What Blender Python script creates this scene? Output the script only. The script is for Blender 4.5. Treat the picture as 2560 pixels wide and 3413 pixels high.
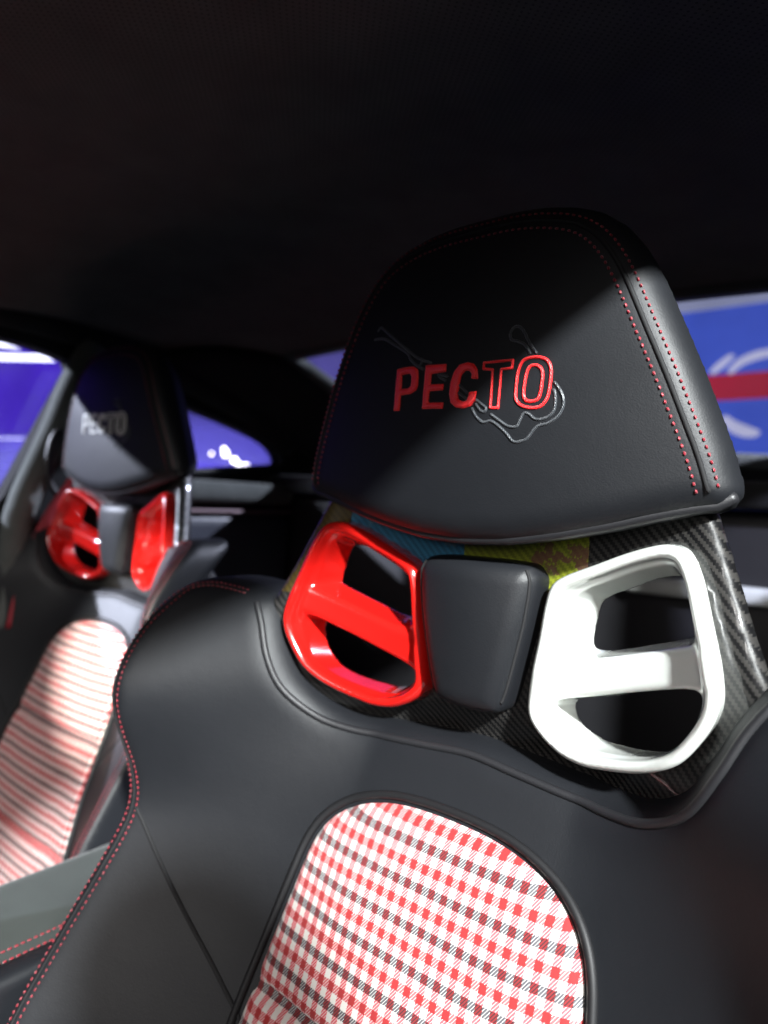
import bpy, math, random
import numpy as np
from mathutils import Matrix, Vector
from mathutils.geometry import tessellate_polygon
random.seed(4); np.random.seed(4)
for o in list(bpy.data.objects): bpy.data.objects.remove(o)
scn = bpy.context.scene; COL = scn.collection

# ------------------------------------------------------------------ camera
# World: X across the car, Y towards the rear, Z up; metres; origin between the belt openings of the near seat.
W_, H_, F_ = 2560., 3413., 2275.
RC = np.array([[0.7731019743136631, 0.04356662711618156, -0.6327837595211707],
               [0.04322085358690861, -0.9989378774908331, -0.0159710590376321],
               [-0.6328074708212967, -0.015002196948584373, -0.7741638321164395]])   # rows: right, down, forward in (u, v, w)
CP = np.array([0.26344852412396547, 0.033259527579330775, 0.4404414458797661])
S2W = np.array([[1, 0, 0], [0, 0, -1], [0, 1, 0.]])      # seat (u across, v up, w forward) -> world
cam = bpy.data.cameras.new('camera'); camo = bpy.data.objects.new('camera', cam); COL.objects.link(camo)
A_ = S2W @ RC.T
camo.matrix_world = Matrix(((A_[0,0], -A_[0,1], -A_[0,2], 0), (A_[1,0], -A_[1,1], -A_[1,2], 0), (A_[2,0], -A_[2,1], -A_[2,2], 0), (0,0,0,1)))
camo.location = S2W @ CP
cam.sensor_fit = 'VERTICAL'; cam.sensor_height = 36.; cam.sensor_width = 27.; cam.lens = F_/H_*36.
cam.clip_start = .02; cam.clip_end = 200
cam.dof.use_dof = True; cam.dof.focus_distance = .43; cam.dof.aperture_fstop = 4.0
scn.camera = camo
scn.render.resolution_x = 768; scn.render.resolution_y = 1024

# ------------------------------------------------------------------ world, lamps, exposure
wd = bpy.data.worlds.new('World'); scn.world = wd; wd.use_nodes = True
wd.node_tree.nodes['Background'].inputs[0].default_value = (.32, .29, .34, 1)
wd.node_tree.nodes['Background'].inputs[1].default_value = .08
scn.view_settings.view_transform = 'Standard'; scn.view_settings.look = 'None'
scn.view_settings.exposure = 0.; scn.view_settings.gamma = 1.
def spot(name, loc, target, power, size, angle, blend=.25, col=(1, .97, .93)):
    l = bpy.data.lights.new(name, 'SPOT'); l.energy = power; l.shadow_soft_size = size; l.spot_size = math.radians(angle); l.spot_blend = blend; l.color = col
    o = bpy.data.objects.new(name, l); COL.objects.link(o); o.location = loc
    o.rotation_euler = (Vector(target) - Vector(loc)).to_track_quat('-Z', 'Y').to_euler()
    o['label'] = {'show_spotlight': 'ceiling spotlight of the show hall'}.get(name, 'ceiling spotlight of the show hall'); o['category'] = 'spotlight'
    return o
LIGHTS = [
 # loc, target, power, radius, cone
 ((3.1, -2.15, 2.31), (.0, 0, .0), 4000, .13, 40, .3, (.96, 1, 1)),           # hall lamp on the near side, comes in under the near roof rail
 ((-4.1, -2.4, 1.90), (-.86, .1, .05), 5200, .06, 10, .3, (.93, 1, .95)),     # hall lamp on the far side, through the far door window
 ((.95, -3.6, .95), (-.625, .1, -.19), 3600, .04, 4.4, .12, (1, .98, .9)),    # hall lamp ahead of the car, through the windscreen
 ((1.2, 3.6, 2.2), (-.60, .28, -.05), 2200, .06, 15, .5, (.93, 1, .97)),       # hall lamp behind the car, through the rear window
 ((-2.2, .6, 3.0), (-3.4, 2.4, .0), 4000, .1, 50, .4, (.45, .35, 1)),         # violet lamp added to brighten the violet car
 ((-3.2, -.4, 3.2), (-4.6, 1.6, .0), 1500, .1, 50, .4, (1, 1, 1)),           # lamp added to brighten the white car
]
for a in LIGHTS: spot('show_spotlight', *a)
al = bpy.data.lights.new('fill_light', 'AREA'); al.energy = 215; al.size = 3.0; al.color = (1, .95, .92)      # soft fill added ahead of the car to lift the shaded parts
alo = bpy.data.objects.new('fill_light', al); COL.objects.link(alo); alo.location = (1.6, -5.0, 1.9)
alo.rotation_euler = (Vector((-.3, 0, 0))-alo.location).to_track_quat('-Z', 'Y').to_euler(); alo['label'] = 'soft fill lamp added ahead of the car'; alo['category'] = 'fill light'

# ------------------------------------------------------------------ helpers
def ray(x, y): return RC.T @ np.array([(x-W_/2)/F_, (y-H_/2)/F_, 1.])
def un(x, y, w):                                   # photo pixel -> point of a seat plane w = const
    d = ray(x, y); return CP + (w-CP[2])/d[2]*d
def uns(x, y, fw):                                 # photo pixel -> point of a seat surface w = fw(u, v)
    w = 0.
    for i in range(25):
        p = un(x, y, w); w = .5*w + .5*float(fw(np.array([p[0]]), np.array([p[1]]))[0])
    return un(x, y, w)
def r8(pts): return [(1200+.4822*x, 1000+.4822*y) for x, y in pts]

def spline(pts, n=6, closed=True):
    P = np.array(pts, float); m = len(P); out = []
    for i in range(m if closed else m-1):
        if closed: p0, p1, p2, p3 = P[(i-1) % m], P[i], P[(i+1) % m], P[(i+2) % m]
        else: p0, p1, p2, p3 = P[max(i-1, 0)], P[i], P[i+1], P[min(i+2, m-1)]
        for k in range(n):
            t = k/n
            out.append(.5*((2*p1)+(-p0+p2)*t+(2*p0-5*p1+4*p2-p3)*t*t+(-p0+3*p1-3*p2+p3)*t**3))
    if not closed: out.append(P[-1])
    return np.array(out)
def resample(P, step):
    P = np.array(P, float); s = np.concatenate([[0], np.cumsum(np.linalg.norm(np.diff(P[:, :3], axis=0), axis=1))])
    n = max(2, int(round(s[-1]/step))+1); q = np.linspace(0, s[-1], n)
    return np.stack([np.interp(q, s, P[:, k]) for k in range(P.shape[1])], 1)
def mir(half):                                     # half outline (u >= 0, from the top centre round to the bottom centre) -> closed outline
    h = [(x/1000, y/1000) for x, y in half]
    return h + [(-x, y) for x, y in reversed(h) if x > 1e-6]

class Poly:                                        # signed distance of a closed outline or distance of an open line, sampled on a grid
    def __init__(s, pts, open_=False, h=.001, pad=.06):
        P = np.array(pts); s.lo = P.min(0)-pad; hi = P.max(0)+pad; s.h = h
        n = np.ceil((hi-s.lo)/h).astype(int)+1
        X, Y = np.meshgrid(s.lo[0]+h*np.arange(n[0]), s.lo[1]+h*np.arange(n[1]), indexing='ij')
        D = np.full(X.shape, 1e9); ins = np.zeros(X.shape, bool); m = len(P)
        for i in range(m-1 if open_ else m):
            a = P[i]; b = P[(i+1) % m]; e = b-a; L = e@e+1e-18
            t = np.clip(((X-a[0])*e[0]+(Y-a[1])*e[1])/L, 0, 1)
            D = np.minimum(D, (X-a[0]-t*e[0])**2+(Y-a[1]-t*e[1])**2)
            if not open_ and a[1] != b[1]:
                c = ((a[1] > Y) != (b[1] > Y)); ins ^= c & (X < (b[0]-a[0])*(Y-a[1])/(b[1]-a[1])+a[0])
        s.D = np.sqrt(D); s.D[ins] *= -1
    def __call__(s, u, v):
        n = s.D.shape
        x = np.clip((u-s.lo[0])/s.h, 0, n[0]-1.001); y = np.clip((v-s.lo[1])/s.h, 0, n[1]-1.001)
        i = x.astype(int); j = y.astype(int); fx = x-i; fy = y-j
        return (s.D[i, j]*(1-fx)+s.D[i+1, j]*fx)*(1-fy)+(s.D[i, j+1]*(1-fx)+s.D[i+1, j+1]*fx)*fy
def smax(a, b, k):
    h = np.maximum(k-np.abs(a-b), 0)/k; return np.maximum(a, b)+h*h*k/4
def smin(a, b, k): return -smax(-a, -b, k)
def newton(f, P, n=2, e=4e-4, lim=.004):
    for _ in range(n):
        v = f(P[:, 0], P[:, 1], P[:, 2]); g = np.zeros_like(P)
        for k in range(3):
            d = np.zeros(3); d[k] = e
            Q = P+d; R = P-d
            g[:, k] = (f(Q[:, 0], Q[:, 1], Q[:, 2])-f(R[:, 0], R[:, 1], R[:, 2]))/(2*e)
        st = v/np.maximum((g*g).sum(1), .05)
        st = np.clip(st, -lim, lim)
        P = P-g*st[:, None]
    return P
def nets(f, lo, hi, h, proj=2):                    # surface of f = 0 as quads (surface nets), then pulled exactly onto it
    lo = np.array(lo, float); n = np.ceil((np.array(hi)-lo)/h).astype(int)+1
    ax = [lo[k]+h*np.arange(n[k]) for k in range(3)]
    V = np.empty(n)
    Y, Z = np.meshgrid(ax[1], ax[2], indexing='ij')
    for i0 in range(0, n[0], 24):
        i1 = min(n[0], i0+24)
        X3 = np.broadcast_to(ax[0][i0:i1, None, None], (i1-i0, n[1], n[2])); Y3 = np.broadcast_to(Y, X3.shape); Z3 = np.broadcast_to(Z, X3.shape)
        V[i0:i1] = f(X3.ravel(), Y3.ravel(), Z3.ravel()).reshape(X3.shape)
    S = V < 0
    c = [S[a:n[0]-1+a, b:n[1]-1+b, d:n[2]-1+d] for a in (0, 1) for b in (0, 1) for d in (0, 1)]
    sm = sum(x.astype(np.int8) for x in c); act = (sm > 0) & (sm < 8)
    I = np.argwhere(act); idx = -np.ones(act.shape, int); idx[act] = np.arange(len(I))
    acc = np.zeros((len(I), 3)); cnt = np.zeros(len(I))
    corners = [(a, b, d) for a in (0, 1) for b in (0, 1) for d in (0, 1)]
    for p in corners:
        for k in range(3):
            if p[k] == 0:
                q = list(p); q[k] = 1
                va = V[I[:, 0]+p[0], I[:, 1]+p[1], I[:, 2]+p[2]]; vb = V[I[:, 0]+q[0], I[:, 1]+q[1], I[:, 2]+q[2]]
                cr = (va < 0) != (vb < 0); t = np.where(cr, va/np.where(cr, va-vb, 1), 0)
                pt = np.tile(np.array(p, float), (len(I), 1)); pt[:, k] += t
                acc += pt*cr[:, None]; cnt += cr
    P = lo+h*(I+acc/cnt[:, None])
    quads = []
    for k in range(3):
        a, b = (k+1) % 3, (k+2) % 3
        s0 = [slice(None)]*3; s1 = [slice(None)]*3
        s0[k] = slice(0, n[k]-1); s1[k] = slice(1, n[k])
        x = S[tuple(s0)] != S[tuple(s1)]
        E = np.argwhere(x); E = E[(E[:, a] > 0) & (E[:, b] > 0) & (E[:, a] < n[a]-1) & (E[:, b] < n[b]-1)]
        flip = S[E[:, 0], E[:, 1], E[:, 2]]
        def cell(da, db):
            Q = E.copy(); Q[:, a] += da; Q[:, b] += db; return idx[Q[:, 0], Q[:, 1], Q[:, 2]]
        q = np.stack([cell(-1, -1), cell(0, -1), cell(0, 0), cell(-1, 0)], 1)
        q[~flip] = q[~flip][:, ::-1]
        quads.append(q)
    if proj: P = newton(f, P, proj, lim=h)
    return P, np.concatenate(quads)

MESHSTORE = {}
def mesh_from(name, P, Fc, mat=None, smooth=True, uv=None):
    P = np.asarray(P, float); me = bpy.data.meshes.new(name)
    Fc = [list(map(int, f)) for f in Fc] if not isinstance(Fc, np.ndarray) else Fc.tolist()
    me.from_pydata(P.tolist(), [], Fc); me.update()
    if uv is not None:
        l = me.uv_layers.new(name='UVMap'); li = np.empty(len(me.loops), int); me.loops.foreach_get('vertex_index', li)
        l.data.foreach_set('uv', np.asarray(uv)[li].ravel())
    if smooth: me.polygons.foreach_set('use_smooth', [True]*len(me.polygons))
    if mat: me.materials.append(mat)
    return me
def link(name, me, parent=None):
    o = bpy.data.objects.new(name, me); COL.objects.link(o)
    if parent is not None: o.parent = parent
    return o
def empty(name, loc, label, cat, group=None):
    o = bpy.data.objects.new(name, None); COL.objects.link(o); o.location = loc; o['label'] = label; o['category'] = cat
    if group: o['group'] = group
    return o
def tag(o, label=None, cat=None, group=None, kind=None):
    for k, v in (('label', label), ('category', cat), ('group', group), ('kind', kind)):
        if v: o[k] = v
    return o
BASE = np.array([0, 0, -.78])                      # the seat's foot; its parts are written relative to it
def sea(P): return np.asarray(P, float) @ S2W.T - BASE
def part(name, PF, mat, parent, smooth=True):      # seat part from (u, v, w) points
    P, Fc = PF
    return link(name, mesh_from(name, sea(P), Fc, mat, smooth, uv=np.asarray(P)[:, :2]), parent)
def tube(path, r, n=8, closed=False):
    P = np.array(path, float); m = len(P); T = np.gradient(P, axis=0) if not closed else np.roll(P, -1, 0)-np.roll(P, 1, 0)
    T /= np.linalg.norm(T, axis=1)[:, None]+1e-12
    up = np.array([.31, .17, .93]); A = np.cross(T, up); A /= np.linalg.norm(A, axis=1)[:, None]; B = np.cross(T, A)
    a = np.arange(n)*2*math.pi/n
    rr = np.broadcast_to(np.asarray(r, float), (m,))
    V = (P[:, None]+rr[:, None, None]*(np.cos(a)[None, :, None]*A[:, None]+np.sin(a)[None, :, None]*B[:, None])).reshape(-1, 3)
    Fc = []
    for i in range(m if closed else m-1):
        j = (i+1) % m
        for k in range(n): Fc.append([i*n+k, i*n+(k+1) % n, j*n+(k+1) % n, j*n+k])
    if not closed: Fc += [list(range(n))[::-1], [(m-1)*n+k for k in range(n)]]
    return V, Fc
def stitches(path, nrm, length, gap, r, lift=.0004):   # a row of thread stitches: short rounded bars along a path
    P = resample(np.hstack([path, nrm]), length+gap); V = []; Fc = []
    for i in range(len(P)-1):
        a = P[i, :3]; b = P[i+1, :3]; nn = P[i, 3:]/np.linalg.norm(P[i, 3:]); t = b-a; L = np.linalg.norm(t); t /= L
        s = np.cross(nn, t); s /= np.linalg.norm(s); c = (a+b)/2+nn*lift
        k0 = len(V)
        for q, rad in ((-.5, .45), (-.28, 1), (.28, 1), (.5, .45)):
            o = c+t*q*length*random.uniform(.92, 1.05)+s*random.uniform(-.0001, .0001)
            for x, y in ((-1, 0), (0, 1), (1, 0), (0, -1)): V.append(o+rad*r*(x*s+y*nn))
        for j in range(3):
            for k in range(4): Fc.append([k0+j*4+k, k0+j*4+(k+1) % 4, k0+j*4+4+(k+1) % 4, k0+j*4+4+k])
        Fc += [[k0+3, k0+2, k0+1, k0], [k0+12, k0+13, k0+14, k0+15]]
    return np.array(V), Fc
def normals(f, P, e=8e-4):
    g = np.zeros_like(P)
    for k in range(3):
        d = np.zeros(3); d[k] = e; Q = P+d; R = P-d
        g[:, k] = f(Q[:, 0], Q[:, 1], Q[:, 2])-f(R[:, 0], R[:, 1], R[:, 2])
    return g/(np.linalg.norm(g, axis=1)[:, None]+1e-12)

# ------------------------------------------------------------------ materials
class NT:
    def __init__(s, name):
        s.m = bpy.data.materials.new(name); s.m.use_nodes = True; s.t = s.m.node_tree; s.b = s.t.nodes['Principled BSDF']; s.out = s.t.nodes['Material Output']
    def n(s, typ, **kw):
        x = s.t.nodes.new(typ)
        for k, v in kw.items():
            if k.startswith('i_'): x.inputs[int(k[2:]) if k[2:].isdigit() else k[2:]].default_value = v
            else: setattr(x, k, v)
        return x
    def l(s, a, b): s.t.links.new(a, b)
    def math(s, op, a, b=None, c=None, clamp=False):
        x = s.n('ShaderNodeMath', operation=op); x.use_clamp = clamp
        for i, q in enumerate((a, b, c)):
            if q is None: continue
            if isinstance(q, (int, float)): x.inputs[i].default_value = q
            else: s.l(q, x.inputs[i])
        return x.outputs[0]
    def mix(s, f, a, b):
        x = s.n('ShaderNodeMix', data_type='RGBA')
        for i, q in ((0, f), (6, a), (7, b)):
            if isinstance(q, (int, float)): x.inputs[i].default_value = q
            elif isinstance(q, tuple): x.inputs[i].default_value = (*q, 1)
            else: s.l(q, x.inputs[i])
        return x.outputs[2]
    def set(s, **kw):
        for k, v in kw.items():
            k = k.replace('_', ' ')
            s.b.inputs[k].default_value = (*v, 1) if isinstance(v, tuple) and len(v) == 3 else v
        return s
    def bump(s, h, strength, dist):
        x = s.n('ShaderNodeBump'); x.inputs['Strength'].default_value = strength; x.inputs['Distance'].default_value = dist
        s.l(h, x.inputs['Height']); s.l(x.outputs[0], s.b.inputs['Normal']); return x
    def noise(s, scale, detail=3, rough=.5, co=None):
        x = s.n('ShaderNodeTexNoise'); x.inputs['Scale'].default_value = scale; x.inputs['Detail'].default_value = detail; x.inputs['Roughness'].default_value = rough
        s.l(co if co is not None else s.co(), x.inputs['Vector']); return x.outputs[0]
    def co(s, k='Object'):
        if not hasattr(s, '_tc'): s._tc = s.n('ShaderNodeTexCoord')
        return s._tc.outputs[k]
    def uv(s):
        if not hasattr(s, '_uv'):
            x = s.n('ShaderNodeSeparateXYZ'); s.l(s.co('UV'), x.inputs[0]); s._uv = (x.outputs[0], x.outputs[1])
        return s._uv

def leather(name, col, rough=.46, grain=900., spec=.5):
    a = NT(name); a.set(Base_Color=col, Roughness=rough); a.b.inputs['Specular IOR Level'].default_value = spec
    v = a.n('ShaderNodeTexVoronoi'); v.inputs['Scale'].default_value = grain; a.l(a.co(), v.inputs['Vector'])
    big = a.noise(9, 4); fine = a.noise(2200, 2)
    a.l(a.mix(big, tuple(c*.82 for c in col), tuple(c*1.15 for c in col)), a.b.inputs['Base Color'])
    rr = a.n('ShaderNodeMapRange'); rr.inputs[3].default_value = rough-.05; rr.inputs[4].default_value = rough+.07; a.l(big, rr.inputs[0]); a.l(rr.outputs[0], a.b.inputs['Roughness'])
    h = a.math('ADD', a.math('ADD', a.math('MULTIPLY', v.outputs[0], .9), a.math('MULTIPLY', fine, .5)), a.math('MULTIPLY', a.noise(45, 5, .6), 4.5))
    a.bump(h, .16, .0004); return a.m
def suede(name, col, perf=False):
    a = NT(name); a.set(Base_Color=col, Roughness=.95); a.b.inputs['Sheen Weight'].default_value = .1; a.b.inputs['Sheen Roughness'].default_value = .5
    a.b.inputs['Specular IOR Level'].default_value = .15
    big = a.noise(14, 5, .6); fine = a.noise(700, 3, .7)
    c = a.mix(big, tuple(c*.6 for c in col), tuple(c*1.5 for c in col))
    if perf:
        u, v = a.uv()
        p = .0075
        def cell(off):
            x = a.math('SUBTRACT', a.math('FRACT', a.math('ADD', a.math('DIVIDE', u, p), off)), .5); y = a.math('SUBTRACT', a.math('FRACT', a.math('ADD', a.math('DIVIDE', v, p), off)), .5)
            return a.math('SQRT', a.math('ADD', a.math('MULTIPLY', x, x), a.math('MULTIPLY', y, y)))
        d = a.math('MINIMUM', cell(0.), cell(.5)); hole = a.math('LESS_THAN', d, .14)
        c = a.mix(hole, c, tuple(x*.5 for x in col))
    a.l(c, a.b.inputs['Base Color']); a.bump(fine, .35, .0008); return a.m
def plain(name, col, rough=.5, metal=0., coat=0., spec=.5):
    a = NT(name); a.set(Base_Color=col, Roughness=rough, Metallic=metal); a.b.inputs['Coat Weight'].default_value = coat; a.b.inputs['Coat Roughness'].default_value = .04
    a.b.inputs['Specular IOR Level'].default_value = spec
    big = a.noise(25, 4); a.l(a.mix(big, tuple(c*.93 for c in col), tuple(min(1, c*1.05) for c in col)), a.b.inputs['Base Color'])
    if coat:
        a.bump(a.noise(350, 2), .03, .0004)
    return a.m
def emit(name, col, s):
    a = NT(name); a.set(Base_Color=(.01, .01, .01), Roughness=.4); a.b.inputs['Emission Strength'].default_value = s
    big = a.noise(2.2, 4); a.l(a.mix(big, tuple(c*.55 for c in col), tuple(c*1.35 for c in col)), a.b.inputs['Emission Color']); return a.m
def carbon(name, colour_bands=False):
    a = NT(name); u, v = a.uv(); p = .0017
    uu = a.math('FLOOR', a.math('DIVIDE', a.math('ADD', u, 10.), p)); vv = a.math('FLOOR', a.math('DIVIDE', a.math('ADD', v, 10.), p))
    k = a.math('MODULO', a.math('ADD', uu, vv), 4.); tw = a.math('LESS_THAN', k, 1.5)
    nz = a.noise(260, 2)
    c = a.mix(tw, (.003, .003, .0035), (.034, .032, .030)); c = a.mix(a.math('MULTIPLY', nz, .5), c, (.008, .008, .008))
    if colour_bands:                                    # colour bands and blotches mixed into the weave across the top of the shell
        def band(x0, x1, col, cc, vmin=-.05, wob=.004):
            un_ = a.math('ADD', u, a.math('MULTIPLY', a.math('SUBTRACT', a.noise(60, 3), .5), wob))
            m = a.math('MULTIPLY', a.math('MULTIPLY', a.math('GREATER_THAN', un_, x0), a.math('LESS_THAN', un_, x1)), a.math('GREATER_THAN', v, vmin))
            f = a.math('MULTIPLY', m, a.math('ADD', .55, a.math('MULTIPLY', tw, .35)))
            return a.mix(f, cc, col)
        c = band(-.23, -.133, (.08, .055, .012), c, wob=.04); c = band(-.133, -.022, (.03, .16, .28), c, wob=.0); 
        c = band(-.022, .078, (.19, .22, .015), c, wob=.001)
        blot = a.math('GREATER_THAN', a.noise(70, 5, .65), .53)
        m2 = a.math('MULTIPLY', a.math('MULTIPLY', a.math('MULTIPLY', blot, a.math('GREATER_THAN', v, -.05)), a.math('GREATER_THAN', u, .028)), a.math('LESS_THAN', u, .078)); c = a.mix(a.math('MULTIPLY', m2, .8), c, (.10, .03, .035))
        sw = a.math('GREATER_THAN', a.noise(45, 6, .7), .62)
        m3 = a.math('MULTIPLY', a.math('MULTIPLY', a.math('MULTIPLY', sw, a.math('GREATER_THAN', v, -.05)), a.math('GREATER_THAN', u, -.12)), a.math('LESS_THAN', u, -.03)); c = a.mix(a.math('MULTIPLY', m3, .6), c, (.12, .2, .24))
    a.l(c, a.b.inputs['Base Color']); a.set(Roughness=.42); a.b.inputs['Specular IOR Level'].default_value = .25; a.b.inputs['Coat Weight'].default_value = .6; a.b.inputs['Coat Roughness'].default_value = .05
    a.bump(tw, .25, .0005); return a.m
def plaid(name):
    a = NT(name); u, v = a.uv(); pu, pv = .0100, .0108
    jig = a.math('MULTIPLY', a.math('SUBTRACT', a.noise(900, 2), .5), .16)
    x = a.math('ADD', a.math('DIVIDE', a.math('ADD', u, 2.0042), pu), jig); y = a.math('ADD', a.math('DIVIDE', a.math('ADD', v, 2.0035), pv), jig)
    col = a.math('LESS_THAN', a.math('FRACT', x), .50); row = a.math('LESS_THAN', a.math('FRACT', y), .50)
    dark = a.math('LESS_THAN', a.math('MODULO', a.math('FLOOR', y), 2.), .5)
    hat = a.math('LESS_THAN', a.math('FRACT', a.math('DIVIDE', a.math('ADD', a.math('MULTIPLY', u, .8), a.math('MULTIPLY', v, -.6)), .00155)), .42)
    RED = (.29, .011, .012); WH = (.56, .54, .505); NV = (.010, .012, .028); 
    rowc = a.mix(dark, RED, NV)
    both = a.math('MULTIPLY', row, col)
    hat2 = a.math('LESS_THAN', a.math('FRACT', a.math('DIVIDE', a.math('ADD', a.math('MULTIPLY', u, .8), a.math('MULTIPLY', v, -.6)), .00155)), .80)
    only_c = a.mix(a.math('MULTIPLY', hat2, .95), WH, (.50, .055, .075)); only_r = a.mix(a.math('MULTIPLY', hat2, .88), WH, a.mix(dark, (.45, .03, .045), NV))
    inter = a.mix(a.math('MULTIPLY', dark, hat), RED, (.03, .005, .008))
    inter = a.mix(a.math('MULTIPLY', dark, .45), inter, (.05, .006, .009))
    c = a.mix(col, WH, only_c); c = a.mix(row, c, only_r); c = a.mix(both, c, inter)
    a.l(c, a.b.inputs['Base Color']); a.set(Roughness=.85); a.b.inputs['Sheen Weight'].default_value = .15
    a.bump(a.math('ADD', a.math('MULTIPLY', hat, .5), a.noise(1500, 2)), .3, .0005); return a.m
def thread(name, col):
    a = NT(name); a.set(Base_Color=col, Roughness=.42); a.b.inputs['Sheen Weight'].default_value = .2
    u, v = a.uv()
    s = a.math('SINE', a.math('ADD', a.math('MULTIPLY', a.math('ADD', u, a.math('MULTIPLY', v, .35)), 6500.), a.math('MULTIPLY', a.noise(300, 2), 6)))
    f = a.math('ADD', .5, a.math('MULTIPLY', s, .5)); a.l(a.mix(f, tuple(c*.78 for c in col), tuple(min(1, c*1.15) for c in col)), a.b.inputs['Base Color'])
    a.bump(f, .5, .0004); return a.m
def glass(name, tint=(.75, .75, .85)):
    a = NT(name); t = a.n('ShaderNodeBsdfTransparent'); t.inputs[0].default_value = (*tint, 1); g = a.n('ShaderNodeBsdfGlossy'); g.inputs['Roughness'].default_value = .03
    m = a.n('ShaderNodeMixShader'); m.inputs[0].default_value = .055; a.l(t.outputs[0], m.inputs[1]); a.l(g.outputs[0], m.inputs[2]); a.l(m.outputs[0], a.out.inputs[0]); return a.m

M_LEATHER = leather('black_leather', (.0066, .0074, .0095), .52, spec=.37)
M_LEATHER_D = leather('dark_leather_trim', (.011, .011, .013), .5)
M_PIPING = plain('black_piping', (.008, .008, .009), .55, spec=.3)
M_GROOVE = plain('seam_groove', (.003, .003, .004), .8)
M_SUEDE = suede('grey_suede', (.085, .092, .088)); M_ROOF = suede('roof_suede', (.11, .104, .100), True); M_SUEDE_D = suede('dark_suede', (.014, .014, .015))
M_RED = plain('red_lacquer', (.48, .008, .006), .18, 0, 1.); M_WHITE = plain('white_lacquer', (.60, .62, .59), .2, 0, 1.)
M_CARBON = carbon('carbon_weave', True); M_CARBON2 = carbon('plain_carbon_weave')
M_PLAID = plaid('plaid_wool'); M_STITCH = thread('red_stitching', (.24, .008, .020)); M_TRED = thread('red_embroidery', (.86, .010, .013)); M_TGREY = thread('charcoal_embroidery', (.030, .034, .040)); M_TWHITE = thread('silver_embroidery', (.62, .62, .58))
M_GLASS = glass('window_glass')

# ------------------------------------------------------------------ seat surfaces (u across, v up, w forward)
iv = lambda v, T: np.interp(v, [t[0] for t in T], [t[1] for t in T])
def smooth_table(T):                               # smoothed lookup
    x = np.linspace(T[0][0], T[-1][0], 600); y = iv(x, T); k = 41; w = np.hanning(k); w /= w.sum()
    y = np.convolve(np.pad(y, k//2, mode='edge'), w, 'valid'); return lambda v: np.interp(v, x, y)
WC = smooth_table([(-.75, .18), (-.6, .155), (-.5, .135), (-.4, .108), (-.3, .070), (-.25, .052), (-.2, .034), (-.17, .018), (-.14, .002), (-.1, -.004), (.3, -.004)])
WB = smooth_table([(-.75, .25), (-.6, .245), (-.5, .235), (-.45, .222), (-.39, .203), (-.33, .167), (-.285, .138), (-.251, .116), (-.236, .112), (-.211, .114), (-.158, .129), (-.134, .131), (-.109, .118), (-.08, .098), (-.05, .066), (.0, .03), (.3, .03)])
def wl(u, v):
    t = np.clip((np.abs(u)-.085)/.19, 0, 1.1); wc = WC(v); k = np.clip((v+.22)/.12, 0, 1); return wc+(WB(v)-wc)*t**(1.55-.5*k*k*(3-2*k))
def ws(u, v):
    t = np.maximum(np.abs(u)-.045, 0)
    return .003+.03*(np.minimum(t, .16)/.127)**2-.1*(np.clip(v, -.16, .03)+.05)*np.minimum(1, t/.1)

dip_half = [(0, -143), (40, -146), (80, -149), (108, -149), (133, -143), (156, -126), (172, -99), (184, -74), (198, -54), (232, -45), (266, -45), (284, -56), (290, -90), (287, -160), (285, -230), (288, -320), (292, -420), (292, -600), (290, -720), (200, -735), (0, -735)]
BODY_OUT = spline(mir(dip_half), 6); D_BODY = Poly(BODY_OUT, h=.002)
ins_half = [(0, -190), (40, -192), (68, -198), (90, -208), (105, -221), (114, -238), (119, -262), (126, -310), (132, -360), (136, -420), (138, -500), (138, -640), (125, -660), (0, -665)]
INS_OUT = spline(mir(ins_half), 6); D_INS = Poly(INS_OUT)
def f_body(u, v, w):
    q = wl(u, v); f = smax(w-q, D_BODY(u, v), .020); return smax(f, (np.minimum(q-.05, .07)-.02)-w, .02)
def f_ins(u, v, w):
    d = D_INS(u, v); b = .003+.017*(1-np.exp(np.minimum(d, 0)/.028))
    for vc in (-.337, -.475, -.61):
        vv = vc+0*u
        b = b-.009*np.exp(-((v-vv)/.0045)**2)-.002*np.exp(-((v-vv)/.012)**2)
    q = wl(u, v); b = smax(b, .0015+0*u, .003)
    return smax(smax(w-q-b, d, .012), q-.02-w, .004)

# ---- headrest
hr_half = [(0, 231), (25, 231), (45, 229), (63, 225), (78, 219), (91, 209), (102, 195), (113, 175), (125, 148), (137, 120), (148, 92), (157, 68), (163, 47), (150, 45), (125, 39), (100, 32), (70, 25), (35, 19), (0, 17)]
hr_pts = mir(hr_half)
HR_OUT = resample(np.vstack([hr_pts, hr_pts[:1]]), .004)[:-1]; D_HR = Poly(HR_OUT)
def wf(u, v): return .042-.019*(u/.16)**2-.014*(np.maximum(v-.12, 0)/.11)**2-.004*(np.maximum(.1-v, 0)/.09)**2
def f_hr(u, v, w):
    d = D_HR(u, v); side = d-.0115+.75*np.maximum(-.002-w, 0)
    return smax(smax(w-wf(u, v), side, .023), -.052-w, .03)
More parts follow.
